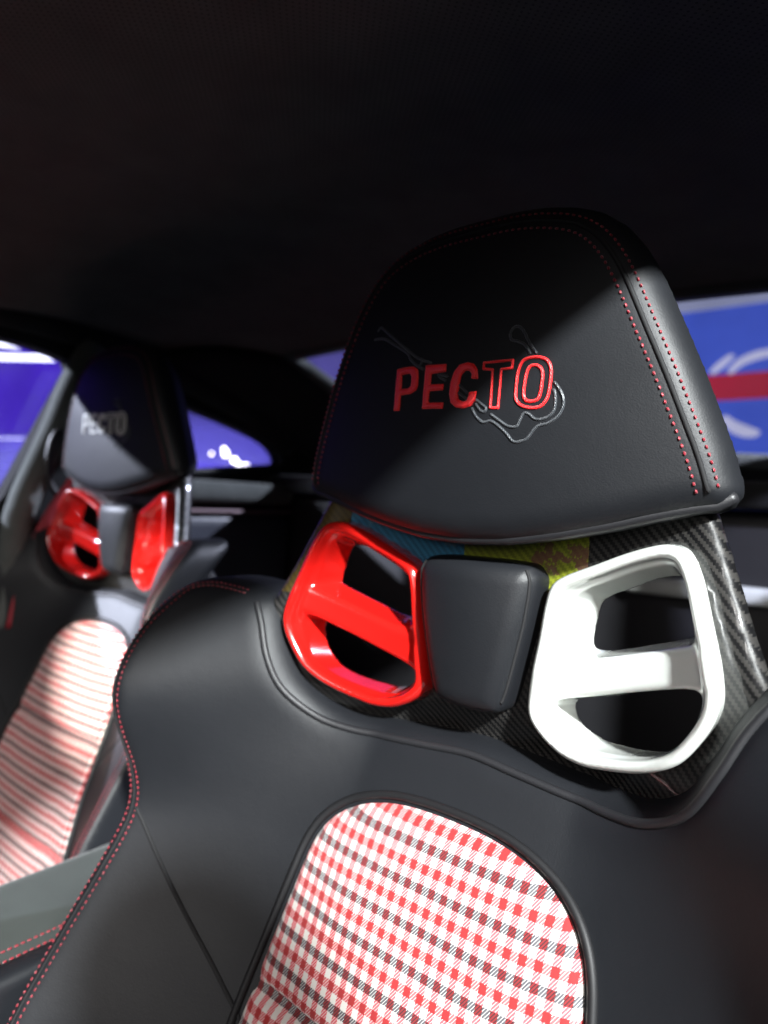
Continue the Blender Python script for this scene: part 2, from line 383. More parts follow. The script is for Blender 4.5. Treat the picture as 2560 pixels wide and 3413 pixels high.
# ---- belt opening surround (right one; the left one is its mirror image)
g_out = [(136, 15), (125, 13), (108, 7), (90, -1), (66, -12), (57, -20), (53, -34), (50, -56), (46, -79), (44, -100), (45, -111), (51, -120), (62, -128), (75, -133), (90, -134), (106, -131), (124, -126), (140, -119), (154, -109), (165, -94), (172, -80), (174, -68), (172, -54), (168, -40), (163, -24), (157, -5), (151, 7), (145, 13)]
G_OUT = spline([(x/1000, y/1000) for x, y in g_out], 5); D_G = Poly(G_OUT)
h_up = [(84, -28), (105, -17), (122, -9), (138, -6), (144, -10), (148, -25), (150, -38), (146, -43), (114, -55), (92, -62), (80, -63), (77, -58), (79, -42)]
h_lo = [(68, -102), (94, -93), (126, -80), (152, -71), (160, -77), (158, -93), (148, -108), (134, -117), (114, -122), (92, -124), (77, -121), (68, -114)]
D_H1 = Poly(spline([(x/1000, y/1000) for x, y in h_up], 4)); D_H2 = Poly(spline([(x/1000, y/1000) for x, y in h_lo], 4))
D_BAR = Poly([(.035, -.094), (.19, -.044)], True)
def f_guide(u, v, w):
    q = ws(u, v); dg = D_G(u, v); db = D_BAR(u, v)
    s = np.clip((w-(q-.032))/.036, 0, 1.15)
    back = np.minimum(D_H1(u, v), D_H2(u, v)); front = smax(dg+.0095, .0105-db, .006)
    cav = (1-s)*back+s*front
    top = w-(q+.006-.5*np.maximum(-dg-.012, 0)*0)
    f = smax(dg+.0, top, .009)
    f = smax(f, -cav, .0055)
    cut = smax(dg+.0095+.0*w, (q-.003)-w, .004)      # the bar sits a little below the rim
    f = smax(f, -cut, .005)
    return np.maximum(f, (q-.034)-w)
# ---- shell
sh_half = [(0, 150), (80, 150), (118, 135), (140, 100), (157, 40), (168, 12), (179, -16), (188, -38), (200, -60), (222, -72), (255, -78), (275, -92), (283, -120), (283, -300), (287, -450), (287, -720), (0, -745)]
D_SH = Poly(spline(mir(sh_half), 4), h=.002)
def f_shell(u, v, w):
    t = np.clip((v+.165)/.05, 0, 1); t = t*t*(3-2*t)
    q = (ws(u, v)-.012)*t+(np.minimum(wl(u, v)-.03, .16))*(1-t)
    d = D_SH(u, v)
    e = np.clip((d+.030)/.022, 0, 1); back = (q-.020)*(1-e)*t+((q-.026)*t+(-.07)*(1-t))*(1-(1-e)*t)
    f = smax(smax(w-q, d, .014), np.minimum(back, q-.012)-w, .012)
    return np.maximum(f, -(D_G(np.abs(u), v)+.003))
pad_half = [(0, -5), (38, -6), (47, -11), (50, -20), (46, -45), (40, -70), (33, -98), (28, -111), (20, -115), (0, -116)]
D_PAD = Poly(spline(mir(pad_half), 5))
def f_pad(u, v, w): return smax(smax(w-.026+4*u*u+1.2*(v+.055)**2, D_PAD(u, v)+.12*np.maximum(w, 0)*0, .016), -.022-w, .004)

# ---- the seat
seat = empty('sports_seat', BASE, 'black leather sports seat with red and white belt openings and red lettering', 'car seat')
body = part('backrest', nets(f_body, (-.31, -.75, -.09), (.31, -.03, .27), .0058), M_LEATHER, seat)
ins = part('backrest_insert', nets(f_ins, (-.15, -.68, -.02), (.15, -.17, .22), .0035), M_PLAID, seat); ins['label'] = 'red, white and navy plaid cloth insert'
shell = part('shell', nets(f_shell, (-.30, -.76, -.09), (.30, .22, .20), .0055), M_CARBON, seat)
hr = part('headrest', nets(f_hr, (-.185, -.01, -.075), (.185, .25, .06), .0035), M_LEATHER, seat)
gP, gF = nets(f_guide, (.032, -.146, -.05), (.188, .026, .07), .0016)
guide_w = part('belt_opening_surround', (gP, gF), M_WHITE, seat); guide_w['label'] = 'glossy white belt opening surround with a cross bar'
guide_r = part('belt_opening_surround', (gP*[-1, 1, 1], gF[:, ::-1].copy()), M_RED, seat); guide_r['label'] = 'glossy red belt opening surround with a cross bar'
pad = part('neck_pad', nets(f_pad, (-.06, -.125, -.03), (.06, .003, .04), .002), M_LEATHER, seat)
# pad seam
for s in (-1, 1):
    P = spline([(s*x/1000, y/1000, .012) for x, y in ((43, -9), (45, -20), (41, -45), (35, -70), (29, -96), (26, -104))], 8, False)
    P = newton(f_pad, P, 6); part('pad_seam', tube(P, .0013, 6), M_GROOVE, pad)
# piping round the insert and along the neckline
def on_body(uv, lift=0.):
    P = np.hstack([uv, (wl(uv[:, 0], uv[:, 1])+lift)[:, None]]); return P
def offset(P, d):
    T = np.roll(P, -1, 0)-np.roll(P, 1, 0); T /= np.linalg.norm(T, axis=1)[:, None]; return P+d*np.stack([-T[:, 1], T[:, 0]], 1)
io = offset(INS_OUT, .0036)
if D_INS(io[:1, 0], io[:1, 1])[0] < 0: io = offset(INS_OUT, -.0036)
part('insert_piping', tube(on_body(io, .001),  .0033, 8, True), M_PIPING, ins)
nk = np.array([p for p in BODY_OUT]); 
half = [(x/1000, y/1000) for x, y in dip_half[:9]]
neck = spline([(-x, y) for x, y in reversed(half[1:])]+half, 8, False)
def inset_path(P2, d):                            # shift a path by d along the gradient of the body outline distance
    e = 1e-3; gx = (D_BODY(P2[:, 0]+e, P2[:, 1])-D_BODY(P2[:, 0]-e, P2[:, 1])); gy = (D_BODY(P2[:, 0], P2[:, 1]+e)-D_BODY(P2[:, 0], P2[:, 1]-e))
    g = np.stack([gx, gy], 1); g /= np.linalg.norm(g, axis=1)[:, None]+1e-9; return P2+g*d
nb = inset_path(neck, -.0035); nb = newton(f_body, on_body(nb, .004), 8)
part('neckline_trim', tube(nb, .0032, 8), M_LEATHER_D, body)
# diagonal seam across each bolster
dg_px = [(452, 2690), (500, 2795), (560, 2930), (630, 3070), (700, 3200), (760, 3320), (815, 3430)]
dgp = np.array([uns(x, y, wl) for x, y in dg_px]); dgp = spline(dgp, 6, False)
for s in (1, -1):
    P = dgp*[s, 1, 1]; P[:, 2] = wl(P[:, 0], P[:, 1])-.0002; part('bolster_seam', tube(P, .0019, 6), M_GROOVE, body)
# twin stitched seam down the edge of each bolster
edge = spline([(.215, -.051), (.25, -.047), (.271, -.054), (.282, -.085), (.2815, -.13), (.281, -.17), (.276, -.21), (.2735, -.24), (.275, -.28), (.279, -.33), (.283, -.40), (.285, -.5), (.285, -.68)], 10, False)
def on_sdf(f, P2, w0, it=14): return newton(f, np.hstack([P2, np.broadcast_to(w0, (len(P2),))[:, None]]), it, lim=.006)
for s in (-1, 1):
    P2 = edge*[s, 1]
    C0 = on_sdf(f_body, P2, wl(P2[:, 0], P2[:, 1])); part('bolster_edge_seam', tube(C0, .0011, 6), M_GROOVE, body)
    for off in (-.0048, .0048):
        R0 = on_sdf(f_body, inset_path(P2, off), C0[:, 2]); n0 = normals(f_body, R0)
        o = part('stitching', stitches(R0, n0, .0026, .0022, .00075), M_STITCH, body); o['kind'] = 'stuff'; o['label'] = 'row of red stitches'
# headrest seam: an arch up one side, over the top and down the other
arch = [(x/1000, y/1000) for x, y in reversed(hr_half[:13])]
arch = spline([(x, y) for x, y in arch]+[(-x, y) for x, y in reversed(arch) if x > 0], 8, False)
def hr_shift(P2, d):
    e = 1e-3; g = np.stack([D_HR(P2[:, 0]+e, P2[:, 1])-D_HR(P2[:, 0]-e, P2[:, 1]), D_HR(P2[:, 0], P2[:, 1]+e)-D_HR(P2[:, 0], P2[:, 1]-e)], 1)
    g[:3] = g[3]; g[-3:] = g[-4]
    for _ in range(4): g[1:-1] = (g[:-2]+g[1:-1]*2+g[2:])/4
    g /= np.linalg.norm(g, axis=1)[:, None]; return P2+g*d
ar2 = hr_shift(arch, -.0035); c0 = on_sdf(f_hr, ar2, wf(ar2[:, 0], ar2[:, 1]), 20); part('headrest_seam', tube(c0, .0016, 6), M_GROOVE, hr)
n_c = normals(f_hr, c0); tt = np.gradient(c0, axis=0); tt /= np.linalg.norm(tt, axis=1)[:, None]; sd = np.cross(n_c, tt)
for off in (-.0062, .0062):
    R0 = newton(f_hr, c0+sd*off, 8); o = part('stitching', stitches(R0, normals(f_hr, R0), .0024, .0022, .0009), M_STITCH, hr); o['kind'] = 'stuff'; o['label'] = 'row of red stitches'
bot = spline([(x/1000, y/1000) for x, y in hr_half[12:]]+[(-x/1000, y/1000) for x, y in reversed(hr_half[12:-1])], 5, False)
bp = np.hstack([bot, (wf(bot[:, 0], bot[:, 1])-.017)[:, None]]); bp = newton(f_hr, bp, 8); bp[:, 1] += .002
part('headrest_piping', tube(bp, .0043, 8), M_LEATHER_D, hr)

# embroidery: lettering and the outline of a track, raised on the face of the headrest
def px_uv(pts): return np.array([uns(x, y, wf)[:2] for x, y in r8(pts)])
def raised(dfun, lo, hi, hgt=.0014, rnd=.0016, h=.00055):
    def f(u, v, w):
        d = dfun(u, v); q = wf(u, v); top = w-q-hgt*np.sqrt(np.clip(-d/rnd, 0, 1)+1e-6)
        return np.maximum(np.maximum(top, d), q-.0012-w)
    wl_, wh_ = wf(np.array([lo[0], hi[0], (lo[0]+hi[0])/2]), np.array([lo[1], hi[1], (lo[1]+hi[1])/2])).min()-.004, .047
    return nets(f, (lo[0]-.003, lo[1]-.003, wl_), (hi[0]+.003, hi[1]+.003, wh_), h, 0)
LET = {
 'P': ([[(233,768),(258,478),(330,462),(375,460),(402,480),(408,530),(402,590),(390,625),(350,650),(285,660),(275,766)], [(294,518),(345,510),(358,530),(352,590),(335,610),(288,615)]], None),
 'E': ([[(428,755),(455,450),(602,440),(596,498),(497,512),(490,582),(580,577),(575,625),(482,632),(474,708),(578,706),(574,752)]], None),
 'C': ([[(818,548),(768,545),(772,510),(755,488),(730,490),(705,520),(690,580),(678,660),(685,690),(715,700),(740,690),(755,635),(808,628),(797,690),(765,735),(715,752),(660,745),(625,710),(616,650),(625,570),(650,495),(690,445),(745,428),(790,440),(815,480)]], None),
 'T': ([[(858,434),(1058,414),(1051,470),(977,478),(953,746),(900,746),(917,481),(854,476)]], .0021),
 'O': ([[(1076,640),(1091,503),(1127,420),(1192,396),(1265,400),(1306,433),(1321,492),(1311,598),(1290,684),(1245,735),(1180,746),(1116,730),(1080,693)], [(1130,640),(1150,510),(1175,460),(1215,450),(1250,470),(1262,520),(1250,620),(1232,680),(1190,700),(1145,690)]], .0024)}
for k, (loops, stroke) in LET.items():
    L = [px_uv(l) for l in loops]
    if k == 'O': L = [spline(l, 5) for l in L]
    if k == 'C': L = [resample(np.vstack([l, l[:1]]), .001)[:-1] for l in L]
    PS = [Poly(l, h=.0005, pad=.006) for l in L]
    if stroke: dfun = lambda u, v, PS=PS, s=stroke: np.minimum.reduce([np.abs(p(u, v)) for p in PS])-s/2
    elif len(PS) == 2: dfun = lambda u, v, PS=PS: np.maximum(PS[0](u, v), -PS[1](u, v))
    else: dfun = PS[0]
    A = np.vstack(L); o = part('letter', raised(dfun, A.min(0), A.max(0)), M_TRED, hr); o['label'] = 'embroidered letter ' + k
TRACK = [[(128,214),(150,192),(200,235),(300,320),(400,400),(492,434)], [(105,275),(170,270),(240,310),(330,370),(350,410),(390,450),(436,478)], [(432,408),(424,440),(412,462)],
 [(540,515),(560,540),(592,555)], [(560,516),(605,528)], [(690,590),(742,642)], [(682,642),(735,682)], [(805,690),(840,720),(870,745),(865,770),(835,765),(800,720)],
 [(775,750),(800,800),(850,845),(900,835),(950,865),(1010,920),(1050,970),(1090,982),(1150,960),(1190,910),(1230,870),(1300,850),(1370,800),(1405,730),(1400,660),(1370,600),(1345,570)],
 [(905,790),(960,830),(1020,870),(1080,875),(1105,830),(1130,785),(1165,785),(1210,822),(1270,820),(1330,780),(1350,720),(1350,660),(1340,620)],
 [(1175,368),(1140,310),(1090,285),(1050,275),(1040,240),(1060,195),(1095,182),(1130,210),(1170,290),(1220,365)]]
for l in TRACK:
    q = spline(px_uv(l), 6, False); pd = Poly(q, True, h=.0005, pad=.006)
    o = part('embroidered_line', raised(lambda u, v: pd(u, v)-.00105, q.min(0), q.max(0), .0010, .001), M_TGREY, hr)

# cushion and base of the seat (below the picture)
def boxed(lo, hi, r, h, bulge=0.):
    c = (np.array(lo)+hi)/2; s = (np.array(hi)-lo)/2-r
    def f(x, y, z):
        q = [np.abs(a-c[i])-s[i] for i, a in enumerate((x, y, z))]
        return np.sqrt(sum(np.maximum(k, 0)**2 for k in q))+np.minimum(np.maximum.reduce(q), 0)-r
    return nets(f, np.array(lo)-2*h, np.array(hi)+2*h, h)
P, Fc = boxed((-.25, -.745, .16), (.25, -.665, .62), .035, .02); part('seat_cushion', (P, Fc), M_LEATHER, seat)
P, Fc = boxed((-.22, -.778, .0), (.22, -.748, .55), .012, .02); part('seat_base', (P, Fc), M_CARBON2, seat)

# ---- the far seat: the same seat moved across the car, set a little farther back
FAR = np.array([-.74, .134, .018])
def copy_tree(o, parent=None):
    c = o.copy(); COL.objects.link(c); c.parent = parent
    for ch in list(o.children): copy_tree(ch, c)
    return c
far = copy_tree(seat); far.location = Vector(BASE)+Vector(FAR)
far['label'] = 'black leather sports seat with two red belt openings and silver lettering'
def recol(o, m):
    o.material_slots[0].link = 'OBJECT'; o.material_slots[0].material = m
for c in far.children:
    if c.name.startswith('belt_opening'): recol(c, M_RED); c['label'] = 'glossy red belt opening surround with a cross bar'
    if c.name.startswith('shell'): recol(c, M_CARBON2)
    for g in c.children:
        if g.name.startswith('letter'): recol(g, M_TWHITE)

# ------------------------------------------------------------------ the cabin
XF, XN, XM = -1.0, .27, -.365                     # far and near window lines, middle of the car
cab = empty('car_cabin', (XM, .3, -.80), 'dark suede-lined car cabin with roof, pillars and windows around the seats', 'car interior')
CB = np.array([XM, .3, -.80])
def cpart(name, P, Fc, mat, parent=cab, smooth=False, uv=None):
    return link(name, mesh_from(name, np.asarray(P, float)-CB, Fc, mat, smooth, uv), parent)
def rz(x, y):
    d = np.abs(x-XM)/.63
    return .425-.085*d**2.2*(1-.75*np.clip(y/.6, 0, 1))-.035*np.maximum(d-.86, 0)/.14-.215*np.maximum(y, 0)**2-.16*np.maximum(-y-.1, 0)**2
def sheet(fx, nu, nv):
    P = []; uv = []; Fc = []
    for i in range(nu+1):
        for j in range(nv+1):
            p, t = fx(i/nu, j/nv); P.append(p); uv.append(t)
    for i in range(nu):
        for j in range(nv): Fc.append([i*(nv+1)+j, i*(nv+1)+j+1, (i+1)*(nv+1)+j+1, (i+1)*(nv+1)+j])
    return np.array(P), Fc, uv
def solidify(o, t, off=1.): m = o.modifiers.new('thickness', 'SOLIDIFY'); m.thickness = t; m.offset = off; return o
Y0, Y1 = -.72, .60
def roof(a, b):
    x = XF+.02+(XN-.02-XF-.02)*a; y = Y0+(Y1-Y0)*b; return (x, y, float(rz(np.array(x), np.array(y)))), (x, y)
P, Fc, uv = sheet(roof, 40, 40); o = cpart('roof_lining', P, [f[::-1] for f in Fc], M_ROOF, smooth=True, uv=uv); solidify(o, .03, 1)

def slab(name, poly, holes, x0, x1, mat, parent=cab):       # flat wall in the Y-Z plane with openings, x0..x1 thick
    loops = [poly]+holes; flat = [p for l in loops for p in l]; tr = tessellate_polygon([[Vector((p[0], p[1], 0)) for p in l] for l in loops])
    n = len(flat); P = [(x0, p[0], p[1]) for p in flat]+[(x1, p[0], p[1]) for p in flat]
    Fc = [list(t) for t in tr]+[[i+n for i in reversed(t)] for t in tr]; k = 0
    for l in loops:
        m = len(l)
        for i in range(m): a, b = k+i, k+(i+1) % m; Fc.append([a, b, b+n, a+n])
        k += m
    me = mesh_from(name, np.array(P)-CB, Fc, mat, False)
    import bmesh
    bm = bmesh.new(); bm.from_mesh(me); bmesh.ops.recalc_face_normals(bm, faces=bm.faces); bm.to_mesh(me); bm.free()
    return link(name, me, parent)
sp = lambda pts, n=5: [tuple(p) for p in spline(pts, n)]
door_win = [(-.60, .06), (-.42, .19), (-.20, .280), (-.02, .290), (.10, .283), (.165, .270), (.172, .255), (.13, .165), (.06, .015), (.04, -.01), (-.3, -.015), (-.58, -.01)]
quarter = sp([(.30, .245), (.416, .222), (.55, .192), (.655, .162), (.697, .125), (.67, .107), (.55, .093), (.434, .080), (.29, .07), (.262, .12), (.272, .22)])
side_poly = [(-.72, .03), (-.62, .12), (-.45, .30), (-.2, .38), (0, .39), (.3, .37), (.6, .29), (.78, .14), (.98, .08), (.98, -.78), (-.72, -.78)]
side = slab('side_panel', side_poly, [door_win, quarter], XF-.04, XF, M_SUEDE_D)
for nm, q in (('door_window', [(y, z) for y, z in door_win]), ('quarter_window', quarter)):
    o = slab(nm, q, [], XF-.030, XF-.026, M_GLASS)
# frames round the far openings
def frame(name, loop, r, mat, x): 
    V, Fc2 = tube([(x, y, z) for y, z in loop], r, 8, True); return cpart(name, V, Fc2, mat, smooth=True)
frame('quarter_window_frame', quarter, .008, M_LEATHER_D, XF+.003)
# door pillar trim with the belt loop
pl = np.array([(XF+.02, .20, .30), (XF+.022, .165, .22), (XF+.03, .13, .13), (XF+.035, .095, .05), (XF+.035, .078, .0), (XF+.03, .07, -.06), (XF+.02, .07, -.3)])
pl = spline(pl, 6, False); V, Fc2 = tube(pl, .026, 12); V[:, 1] = V[:, 1]*1.0; cpart('pillar_trim', V, Fc2, M_SUEDE, smooth=True)
V, Fc2 = tube(spline([(XF+.06, .12, .13), (XF+.062, .165, .10), (XF+.062, .17, .05), (XF+.06, .13, .02), (XF+.06, .105, .06)], 8), .006, 8, True); cpart('belt_guide', V, Fc2, M_LEATHER_D, smooth=True)
def rail(name, x, zs):
    V, Fc2 = tube(spline([(x, y, z) for y, z in zs], 6, False), .026, 10); return cpart(name, V, Fc2, M_SUEDE_D, smooth=True)
rail('roof_rail', XN-.005, [(-1.3, -.10), (-1.05, .09), (-.82, .21), (-.64, .27), (-.42, .303), (-.2, .312), (0, .312), (.3, .285), (.6, .20)])
rail('roof_rail', XF+.01, [(-1.2, -.25), (-.9, -.03), (-.72, .10), (-.6, .17), (-.42, .275), (-.2, .325), (0, .330), (.2, .318), (.42, .27), (.6, .215), (.72, .16)])
V, Fc2 = tube(spline([(XF+.03, -.72, .20), (XM-.3, -.74, .30), (XM, -.75, .32), (XM+.3, -.74, .30), (XN-.03, -.72, .20)], 6, False), .035, 10); cpart('windscreen_header', V, Fc2, M_SUEDE_D, smooth=True)
# near side wall behind the door opening
slab('side_panel', [(.30, .30), (.6, .23), (.78, .14), (.98, .08), (.98, -.78), (.30, -.78)], [sp([(.36, .235), (.5, .20), (.655, .162), (.697, .125), (.55, .093), (.37, .08)])], XN, XN+.04, M_SUEDE_D)
slab('quarter_window', sp([(.36, .235), (.5, .20), (.655, .162), (.697, .125), (.55, .093), (.37, .08)]), [], XN+.026, XN+.030, M_GLASS)
# sloping rear window: frame strips with real depth, pane, and the rear pillars beside it
def rg(s, t):                                      # s across -1..1, t down 0..1
    y = .575+.46*t; z = .362-.210*t-.014*s*s; hw = .497-.095*t; return np.array([XM+s*hw, y+.0*s*s, z])
P, Fc, uv = sheet(lambda a, b: (tuple(rg(2*a-1, b)), (a, b)), 16, 8); o = cpart('rear_window', P, Fc, M_GLASS, smooth=True); solidify(o, .004)
loop = [rg(-1+2*k/20, 0) for k in range(20)]+[rg(1, k/8) for k in range(8)]+[rg(1-2*k/20, 1) for k in range(20)]+[rg(-1, 1-k/8) for k in range(8)]
V, Fc2 = tube(loop, .016, 8, True); cpart('rear_window_frame', V, Fc2, M_SUEDE, smooth=True)
for s in (-1, 1):                                  # rear pillar skin from the side wall to the glass
    def pil(a, b):
        g = rg(s*1.02, b); xo = XF-.005 if s < 0 else XN+.005
        yo = .30+.70*b; zo = np.interp(yo, [.0, .3, .6, .78, .98], [.325, .305, .225, .14, .08])
        p = g*(1-a)+np.array([xo, yo, zo])*a; p[2] += .02*math.sin(a*math.pi); return tuple(p), (a, b)
    P, Fc, uv = sheet(pil, 8, 10); o = cpart('rear_pillar', P, Fc if s > 0 else [f[::-1] for f in Fc], M_SUEDE_D, smooth=True); solidify(o, .02)
def cbox(name, lo, hi, mat, r=.01, h=.012, parent=cab):
    P, Fc2 = boxed(lo, hi, r, h); return cpart(name, P, Fc2, mat, parent, True)
cbox('rear_shelf', (XF+.01, .62, .045), (XN-.01, 1.10, .085), M_SUEDE_D, .012, .014)
cbox('rear_window_sill', (XF+.02, 1.03, .06), (XN-.02, 1.10, .149), M_SUEDE_D, .012, .012)
cbox('rear_bulkhead', (XF+.01, .66, -.78), (XN-.01, .72, .043), M_LEATHER_D, .012, .02)
cbox('bulkhead_lit_trim', (-.12, .635, -.092), (XN-.02, .665, -.066), plain('pale_lit_edge', (.45, .47, .45), .5), .006, .006)  # edge strip; its pale colour stands for light hitting the edge
cbox('side_ledge', (XF+.002, .24, .015), (XF+.10, .66, .062), M_SUEDE, .018, .009)
cbox('side_trim', (XF+.04, .24, -.006), (XF+.092, .655, .002), plain('pink_piping', (.20, .12, .14), .5), .003, .004)
cbox('side_rest', (XF+.002, .22, -.70), (XF+.085, .657, -.008), leather('blue_black_leather', (.035, .040, .058)), .015, .016)
cbox('cabin_floor', (XF-.03, -.9, -.84), (XN+.03, 1.1, -.79), M_SUEDE_D, .01, .04)
# armrest between the seats
arm = cbox('armrest', (-.45, -.62, -.50), (-.300, .30, -.362), suede('armrest_suede', (.022, .027, .0245)), .012, .009)
cbox('armrest_side', (-.323, -.622, -.504), (-.296, .302, -.3595), M_LEATHER, .008, .005, arm)
for x in (-.333, -.316):
    P = np.stack([np.full(200, x), np.linspace(-.6, .28, 200), np.full(200, -.3602 if x < -.33 else -.358)], 1)
    V, Fc2 = stitches(P, np.tile([0, 0, 1.], (200, 1)), .0036, .0018, .0008); 
    o = cpart('stitching', V, Fc2, M_STITCH, arm, uv=V[:, :2]); o['kind'] = 'stuff'; o['label'] = 'row of red stitches'
# red belt behind the far seat
bl = np.array([(-.93, .20, .12), (-.935, .17, .06), (-.94, .13, -.01), (-.945, .10, -.09), (-.95, .08, -.2)])
bl = spline(bl, 6, False); V = []; Fc2 = []
for i, p in enumerate(bl): V += [p+(0, -.03, -.008), p+(.004, -.03, -.008), p+(.004, .03, .008), p+(0, .03, .008)]
for i in range(len(bl)-1):
    for k in range(4): Fc2.append([i*4+k, i*4+(k+1) % 4, i*4+4+(k+1) % 4, i*4+4+k])
Fc2 += [[3, 2, 1, 0], [len(V)-4, len(V)-3, len(V)-2, len(V)-1]]
belt = link('seat_belt', mesh_from('seat_belt', V, Fc2, plain('red_webbing', (.28, .008, .02), .7))); tag(belt, 'dark red seat belt strap hanging beside the door pillar', 'seat belt')

# ------------------------------------------------------------------ the show hall outside
hf = cbox('hall_floor', (-14, -8, -1.10), (8, 9, -1.05), plain('hall_floor', (.05, .045, .08), .35), .01, .5, None)
hf.location = CB; tag(hf, kind='structure')
M_BLUE = emit('blue_screen', (.06, .12, .58), 1.2); M_VIOLET = emit('violet_screen', (.10, .035, .70), 1.1)
def panel(name, lo, hi, mat, label=None, cat=None, parent=None, group=None):
    lo = np.array(lo, float); hi = np.array(hi, float); c = (lo+hi)/2
    P = np.array([[(lo, hi)[a][0], (lo, hi)[b][1], (lo, hi)[d][2]] for a in (0, 1) for b in (0, 1) for d in (0, 1)])-(c if parent is None else np.array(parent.location))
    o = link(name, mesh_from(name, P, [[0, 1, 3, 2], [4, 6, 7, 5], [0, 4, 5, 1], [2, 3, 7, 6], [0, 2, 6, 4], [1, 5, 7, 3]], mat, False), parent)
    if parent is None: o.location = c
    if label: tag(o, label, cat, group)
    return o
bill = empty('display_screen', (-.2, 4.05, -1.05), 'blue display board with white strokes and a red band beyond the rear window', 'display board')
panel('screen_panel', (-2.4, 4.02, -1.05), (1.6, 4.08, 1.29), M_BLUE, parent=bill)
panel('top_border', (-2.4, 4.0, 1.295), (1.6, 4.09, 1.37), emit('pale_border', (.5, .55, .7), .8), parent=bill)
panel('red_band', (-2.4, 4.005, .73), (1.6, 4.018, .885), emit('red_print', (.60, .02, .05), .9), parent=bill)
panel('lower_border', (-2.4, 4.0, .36), (1.6, 4.015, .40), emit('pale_border_low', (.55, .6, .75), .8), parent=bill)
def stroke(pts, r):
    P = spline(pts, 8, False); n = len(P); t = np.linspace(0, 1, n); rr = r*np.sin(np.clip(t*.9+.08, 0, 1)*math.pi)**.6
    T = np.gradient(P, axis=0); T /= np.linalg.norm(T, axis=1)[:, None]; N = np.stack([-T[:, 1], T[:, 0]], 1)
    A = P+N*rr[:, None]; B = P-N*rr[:, None]; V = []
    for y in (4.0, 4.016): V += [(a[0], y, a[1]) for a in A]+[(b[0], y, b[1]) for b in B]
    V = np.array(V)-np.array(bill.location); Fc = []
    for i in range(n-1):
        Fc += [[i, i+1, n+i+1, n+i], [2*n+i+1, 2*n+i, 3*n+i, 3*n+i+1], [i+1, i, 2*n+i, 2*n+i+1], [n+i, n+i+1, 3*n+i+1, 3*n+i]]
    return link('white_stroke', mesh_from('white_stroke', V, Fc, M_STROKE, True), bill)
M_STROKE = emit('white_print', (.8, .82, .95), 1.)
stroke([(-.86, .90), (-.80, .95), (-.74, 1.0)], .02); stroke([(-.76, .89), (-.70, .95), (-.60, .985), (-.50, .99), (-.38, .985)], .024)
stroke([(-.78, .63), (-.72, .57), (-.64, .535), (-.58, .53)], .035); stroke([(-1.35, .98), (-1.2, 1.05), (-1.0, 1.08)], .03)
wall = panel('screen_wall', (-11, 6.3, -1.05), (-2.45, 6.4, 3.6), emit('blue_violet_screen', (.17, .15, .50), .9), 'blue violet screen wall seen past the rear pillar', 'screen wall')
wall2 = panel('screen_wall', (-7.1, -3, -1.05), (-7.0, 4.25, 3.2), M_VIOLET, 'violet screen wall seen through the far door window', 'screen wall')
tl = emit('lamp_tube', (.9, .92, 1.), 6.)
for k, (y0, z0, y1, z1, r, lb) in enumerate(((1.2, 1.27, 2.36, 1.385, .042, 'upper, thicker white light tube in front of the violet wall'), (1.2, 1.06, 2.70, 1.31, .026, 'lower, thinner white light tube in front of the violet wall'))):
    V, Fc2 = tube([(-6.6, y0, z0), (-6.6, (y0+y1)/2, (z0+z1)/2), (-6.6, y1, z1)], r, 10); V -= np.array([-6.6, (y0+y1)/2, (z0+z1)/2])
    o = link('light_tube', mesh_from('light_tube', V, Fc2, tl, True)); o.location = (-6.6, (y0+y1)/2, (z0+z1)/2); tag(o, lb, 'light tube', 'light tubes')
ICO = boxed((-.02, -.02, -.02), (.02, .02, .02), .0199, .006)

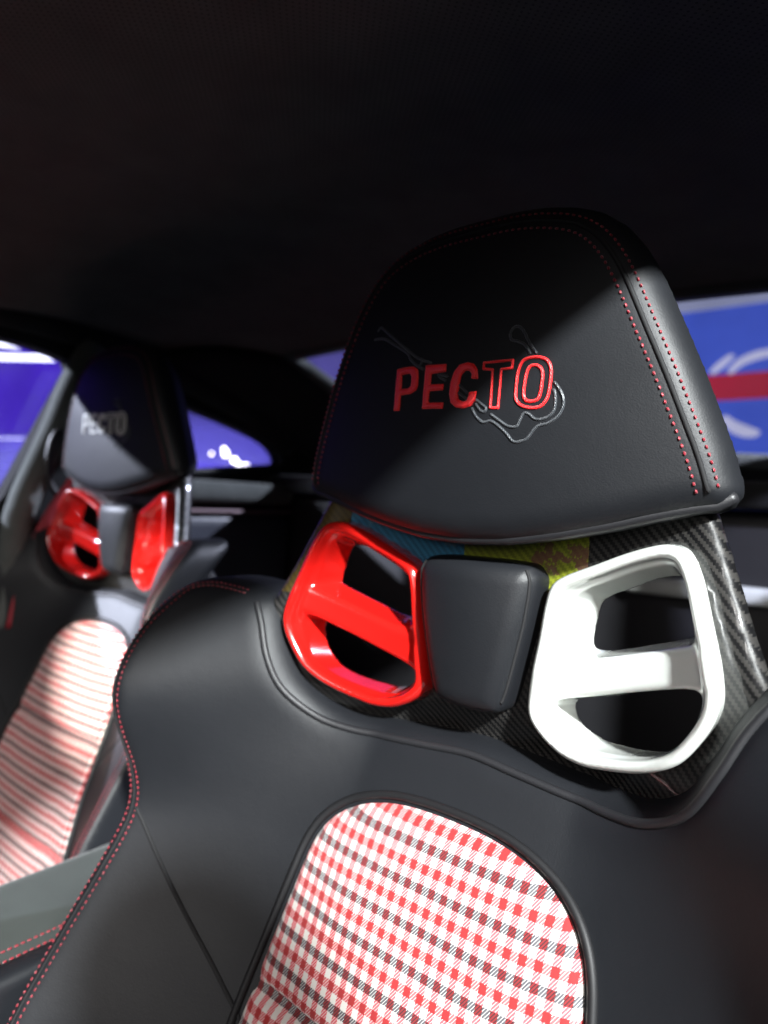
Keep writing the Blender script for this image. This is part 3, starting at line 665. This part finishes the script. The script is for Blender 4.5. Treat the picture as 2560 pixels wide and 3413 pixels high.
def coupe(name, loc, rot, paint, label):
    e = empty(name, loc, label, 'car'); e.rotation_euler = (0, 0, rot); e.scale = (1.1, 1.1, 1.12)
    st = [(-2.2, .55, .45, .62), (-2.0, .80, .30, .72), (-1.4, .90, .22, .78), (-.6, .93, .2, .84), (.4, .93, .2, .86), (1.2, .92, .24, .90), (1.9, .86, .32, .84), (2.2, .62, .45, .70)]
    n = 20; V = []; Fc = []
    for x, hw, z0, z1 in st:
        for k in range(n):
            a = 2*math.pi*k/n; c, s = math.cos(a), math.sin(a)
            V.append((x, hw*math.copysign(abs(c)**.5, c), (z0+z1)/2+(z1-z0)/2*math.copysign(abs(s)**.55, s)))
    for i in range(len(st)-1):
        for k in range(n): Fc.append([i*n+k, i*n+(k+1) % n, (i+1)*n+(k+1) % n, (i+1)*n+k])
    Fc += [list(range(n))[::-1], [(len(st)-1)*n+k for k in range(n)]]
    o = link('body', mesh_from('body', V, Fc, paint, True), e); o.modifiers.new('s', 'SUBSURF').render_levels = 1
    gh = [(-.95, .72, .80, .82), (-.3, .64, .78, 1.22), (.3, .62, .78, 1.30), (.9, .6, .80, 1.2), (1.7, .55, .80, .86)]; V = []; Fc = []
    for x, hw, z0, z1 in gh:
        for k in range(n):
            a = 2*math.pi*k/n; c, s = math.cos(a), math.sin(a); zz = (z0+z1)/2+(z1-z0)/2*math.copysign(abs(s)**.6, s)
            V.append((x, hw*(1-.25*max(0, zz-z0)/.5)*math.copysign(abs(c)**.5, c), zz))
    for i in range(len(gh)-1):
        for k in range(n): Fc.append([i*n+k, i*n+(k+1) % n, (i+1)*n+(k+1) % n, (i+1)*n+k])
    Fc += [list(range(n))[::-1], [(len(gh)-1)*n+k for k in range(n)]]
    link('glasshouse', mesh_from('glasshouse', V, Fc, M_CARGLASS, True), e)
    for x in (-1.3, 1.25):
        for s in (-1, 1):
            a = np.arange(24)*2*math.pi/24; V = []; Fc = []
            for y, r in ((.70, .30), (.72, .33), (.90, .33), (.92, .30), (.92, .23), (.87, .21)): V += [(x+r*math.cos(t), s*y, .33+r*math.sin(t)) for t in a]
            for i in range(5):
                for k in range(24): Fc.append([i*24+k, i*24+(k+1) % 24, i*24+24+(k+1) % 24, i*24+24+k])
            Fc.append([5*24+k for k in range(24)]); link('wheel', mesh_from('wheel', V, Fc, M_TYRE, False), e)
    for s in (-1, 1):
        P, Fq = boxed((-2.26, s*.46-.12, .60), (-2.06, s*.46+.12, .74), .05, .03); link('headlight', mesh_from('headlight', P, Fq, M_LAMP_GLINT, True), e)
    return e
M_CARGLASS = plain('car_glass', (.05, .05, .12), .12, 0, 1.); M_TYRE = plain('tyre', (.015, .015, .015), .7); M_LAMP_GLINT = emit('headlight_and_glint', (1, .95, .85), 14.)
coupe('parked_car', (-4.7, 1.9, -1.05), -.6, plain('white_paint', (.8, .8, .8), .2, 0, 1.), 'white car parked by the violet wall beyond the far door')
d_ = S2W @ ray(800, 1542); hp = S2W @ CP+d_*(2.5/d_[1])        # the violet car's added glints show through the far rear side window
vc = coupe('parked_car', (hp[0]-1.80, hp[1]+1.35, hp[2]-.86), 2.5, plain('violet_paint', (.10, .04, .55), .22, .3, 1.), 'violet car on a low plinth beyond the far rear side window')
pz = hp[2]-.86
pln = panel('plinth', (vc.location[0]-2.6, vc.location[1]-2.3, -1.05), (vc.location[0]+2.4, vc.location[1]+2.0, pz), plain('plinth_grey', (.2, .2, .22), .4), 'low grey plinth under the violet car', 'plinth')

for x, y, r in ((747, 1497, .7), (752, 1512, 1.1), (781, 1534, 1.), (797, 1550, .9), (820, 1556, 1.1), (705, 1512, .5), (792, 1568, .6)):   # glowing dots added to stand for highlights on the violet car's nose
    d = S2W @ ray(x, y); p = S2W @ CP+d*(2.385/d[1]); o = link('glint_dot', mesh_from('glint_dot', ICO[0]*.8*r, ICO[1], M_LAMP_GLINT, True), vc); o.matrix_parent_inverse = (Matrix.Translation(vc.location) @ Matrix.Rotation(2.5, 4, 'Z') @ Matrix.Diagonal((1.1, 1.1, 1.12, 1))).inverted(); o.location = p
# near door mirror, outside the picture: its shadow falls on the low bolster
LP = np.array(LIGHTS[0][0]); sp_ = S2W @ uns(640, 3360, wl); k_ = (.46-sp_[0])/(LP[0]-sp_[0]); mc = sp_+k_*(LP-sp_)
mir_ = empty('door_mirror', (mc[0]-.12, mc[1], mc[2]-.12), 'dark door mirror housing on a short arm outside the near door', 'door mirror'); MO = np.array(mir_.location)
def f_mir(x, y, z): return np.sqrt(((x-mc[0])/.105)**2+((y-mc[1])/.07)**2+((z-mc[2])/.085)**2)*.08-.08
P, Fc2 = nets(f_mir, mc-.13, mc+.13, .012); link('housing', mesh_from('housing', P-MO, Fc2, M_PIPING, True), mir_)
V, Fc2 = tube([tuple(mc+(-.16, .02, -.10)), tuple(mc+(-.08, .01, -.08)), tuple(mc+(0, 0, -.05))], .014, 8); link('arm', mesh_from('arm', V-MO, Fc2, M_PIPING, True), mir_)
# lamps under the hall ceiling, mirrored in the lacquer
CL = emit('ceiling_lamp_glow', (1, .98, .95), 130.)
for k, (x, y, z) in enumerate(((2.4, -3.4, 2.6), (1.5, -3.9, 2.7), (.5, -4.2, 2.6), (-.6, -4.2, 2.7), (-1.7, -3.9, 2.6), (-2.7, -3.3, 2.6), (3.2, -2.4, 2.7), (1.0, -5.2, 3.1), (-1.0, -5.2, 3.1), (-3.6, -1.6, 2.7), (3.5, -1.2, 2.6))):
    o = link('ceiling_lamp', mesh_from('ceiling_lamp', ICO[0]*2.2, ICO[1], CL, True)); o.location = (x, y, z); tag(o, 'round white lamp under the hall ceiling ahead of the car', 'ceiling lamp', 'hall ceiling lamps')
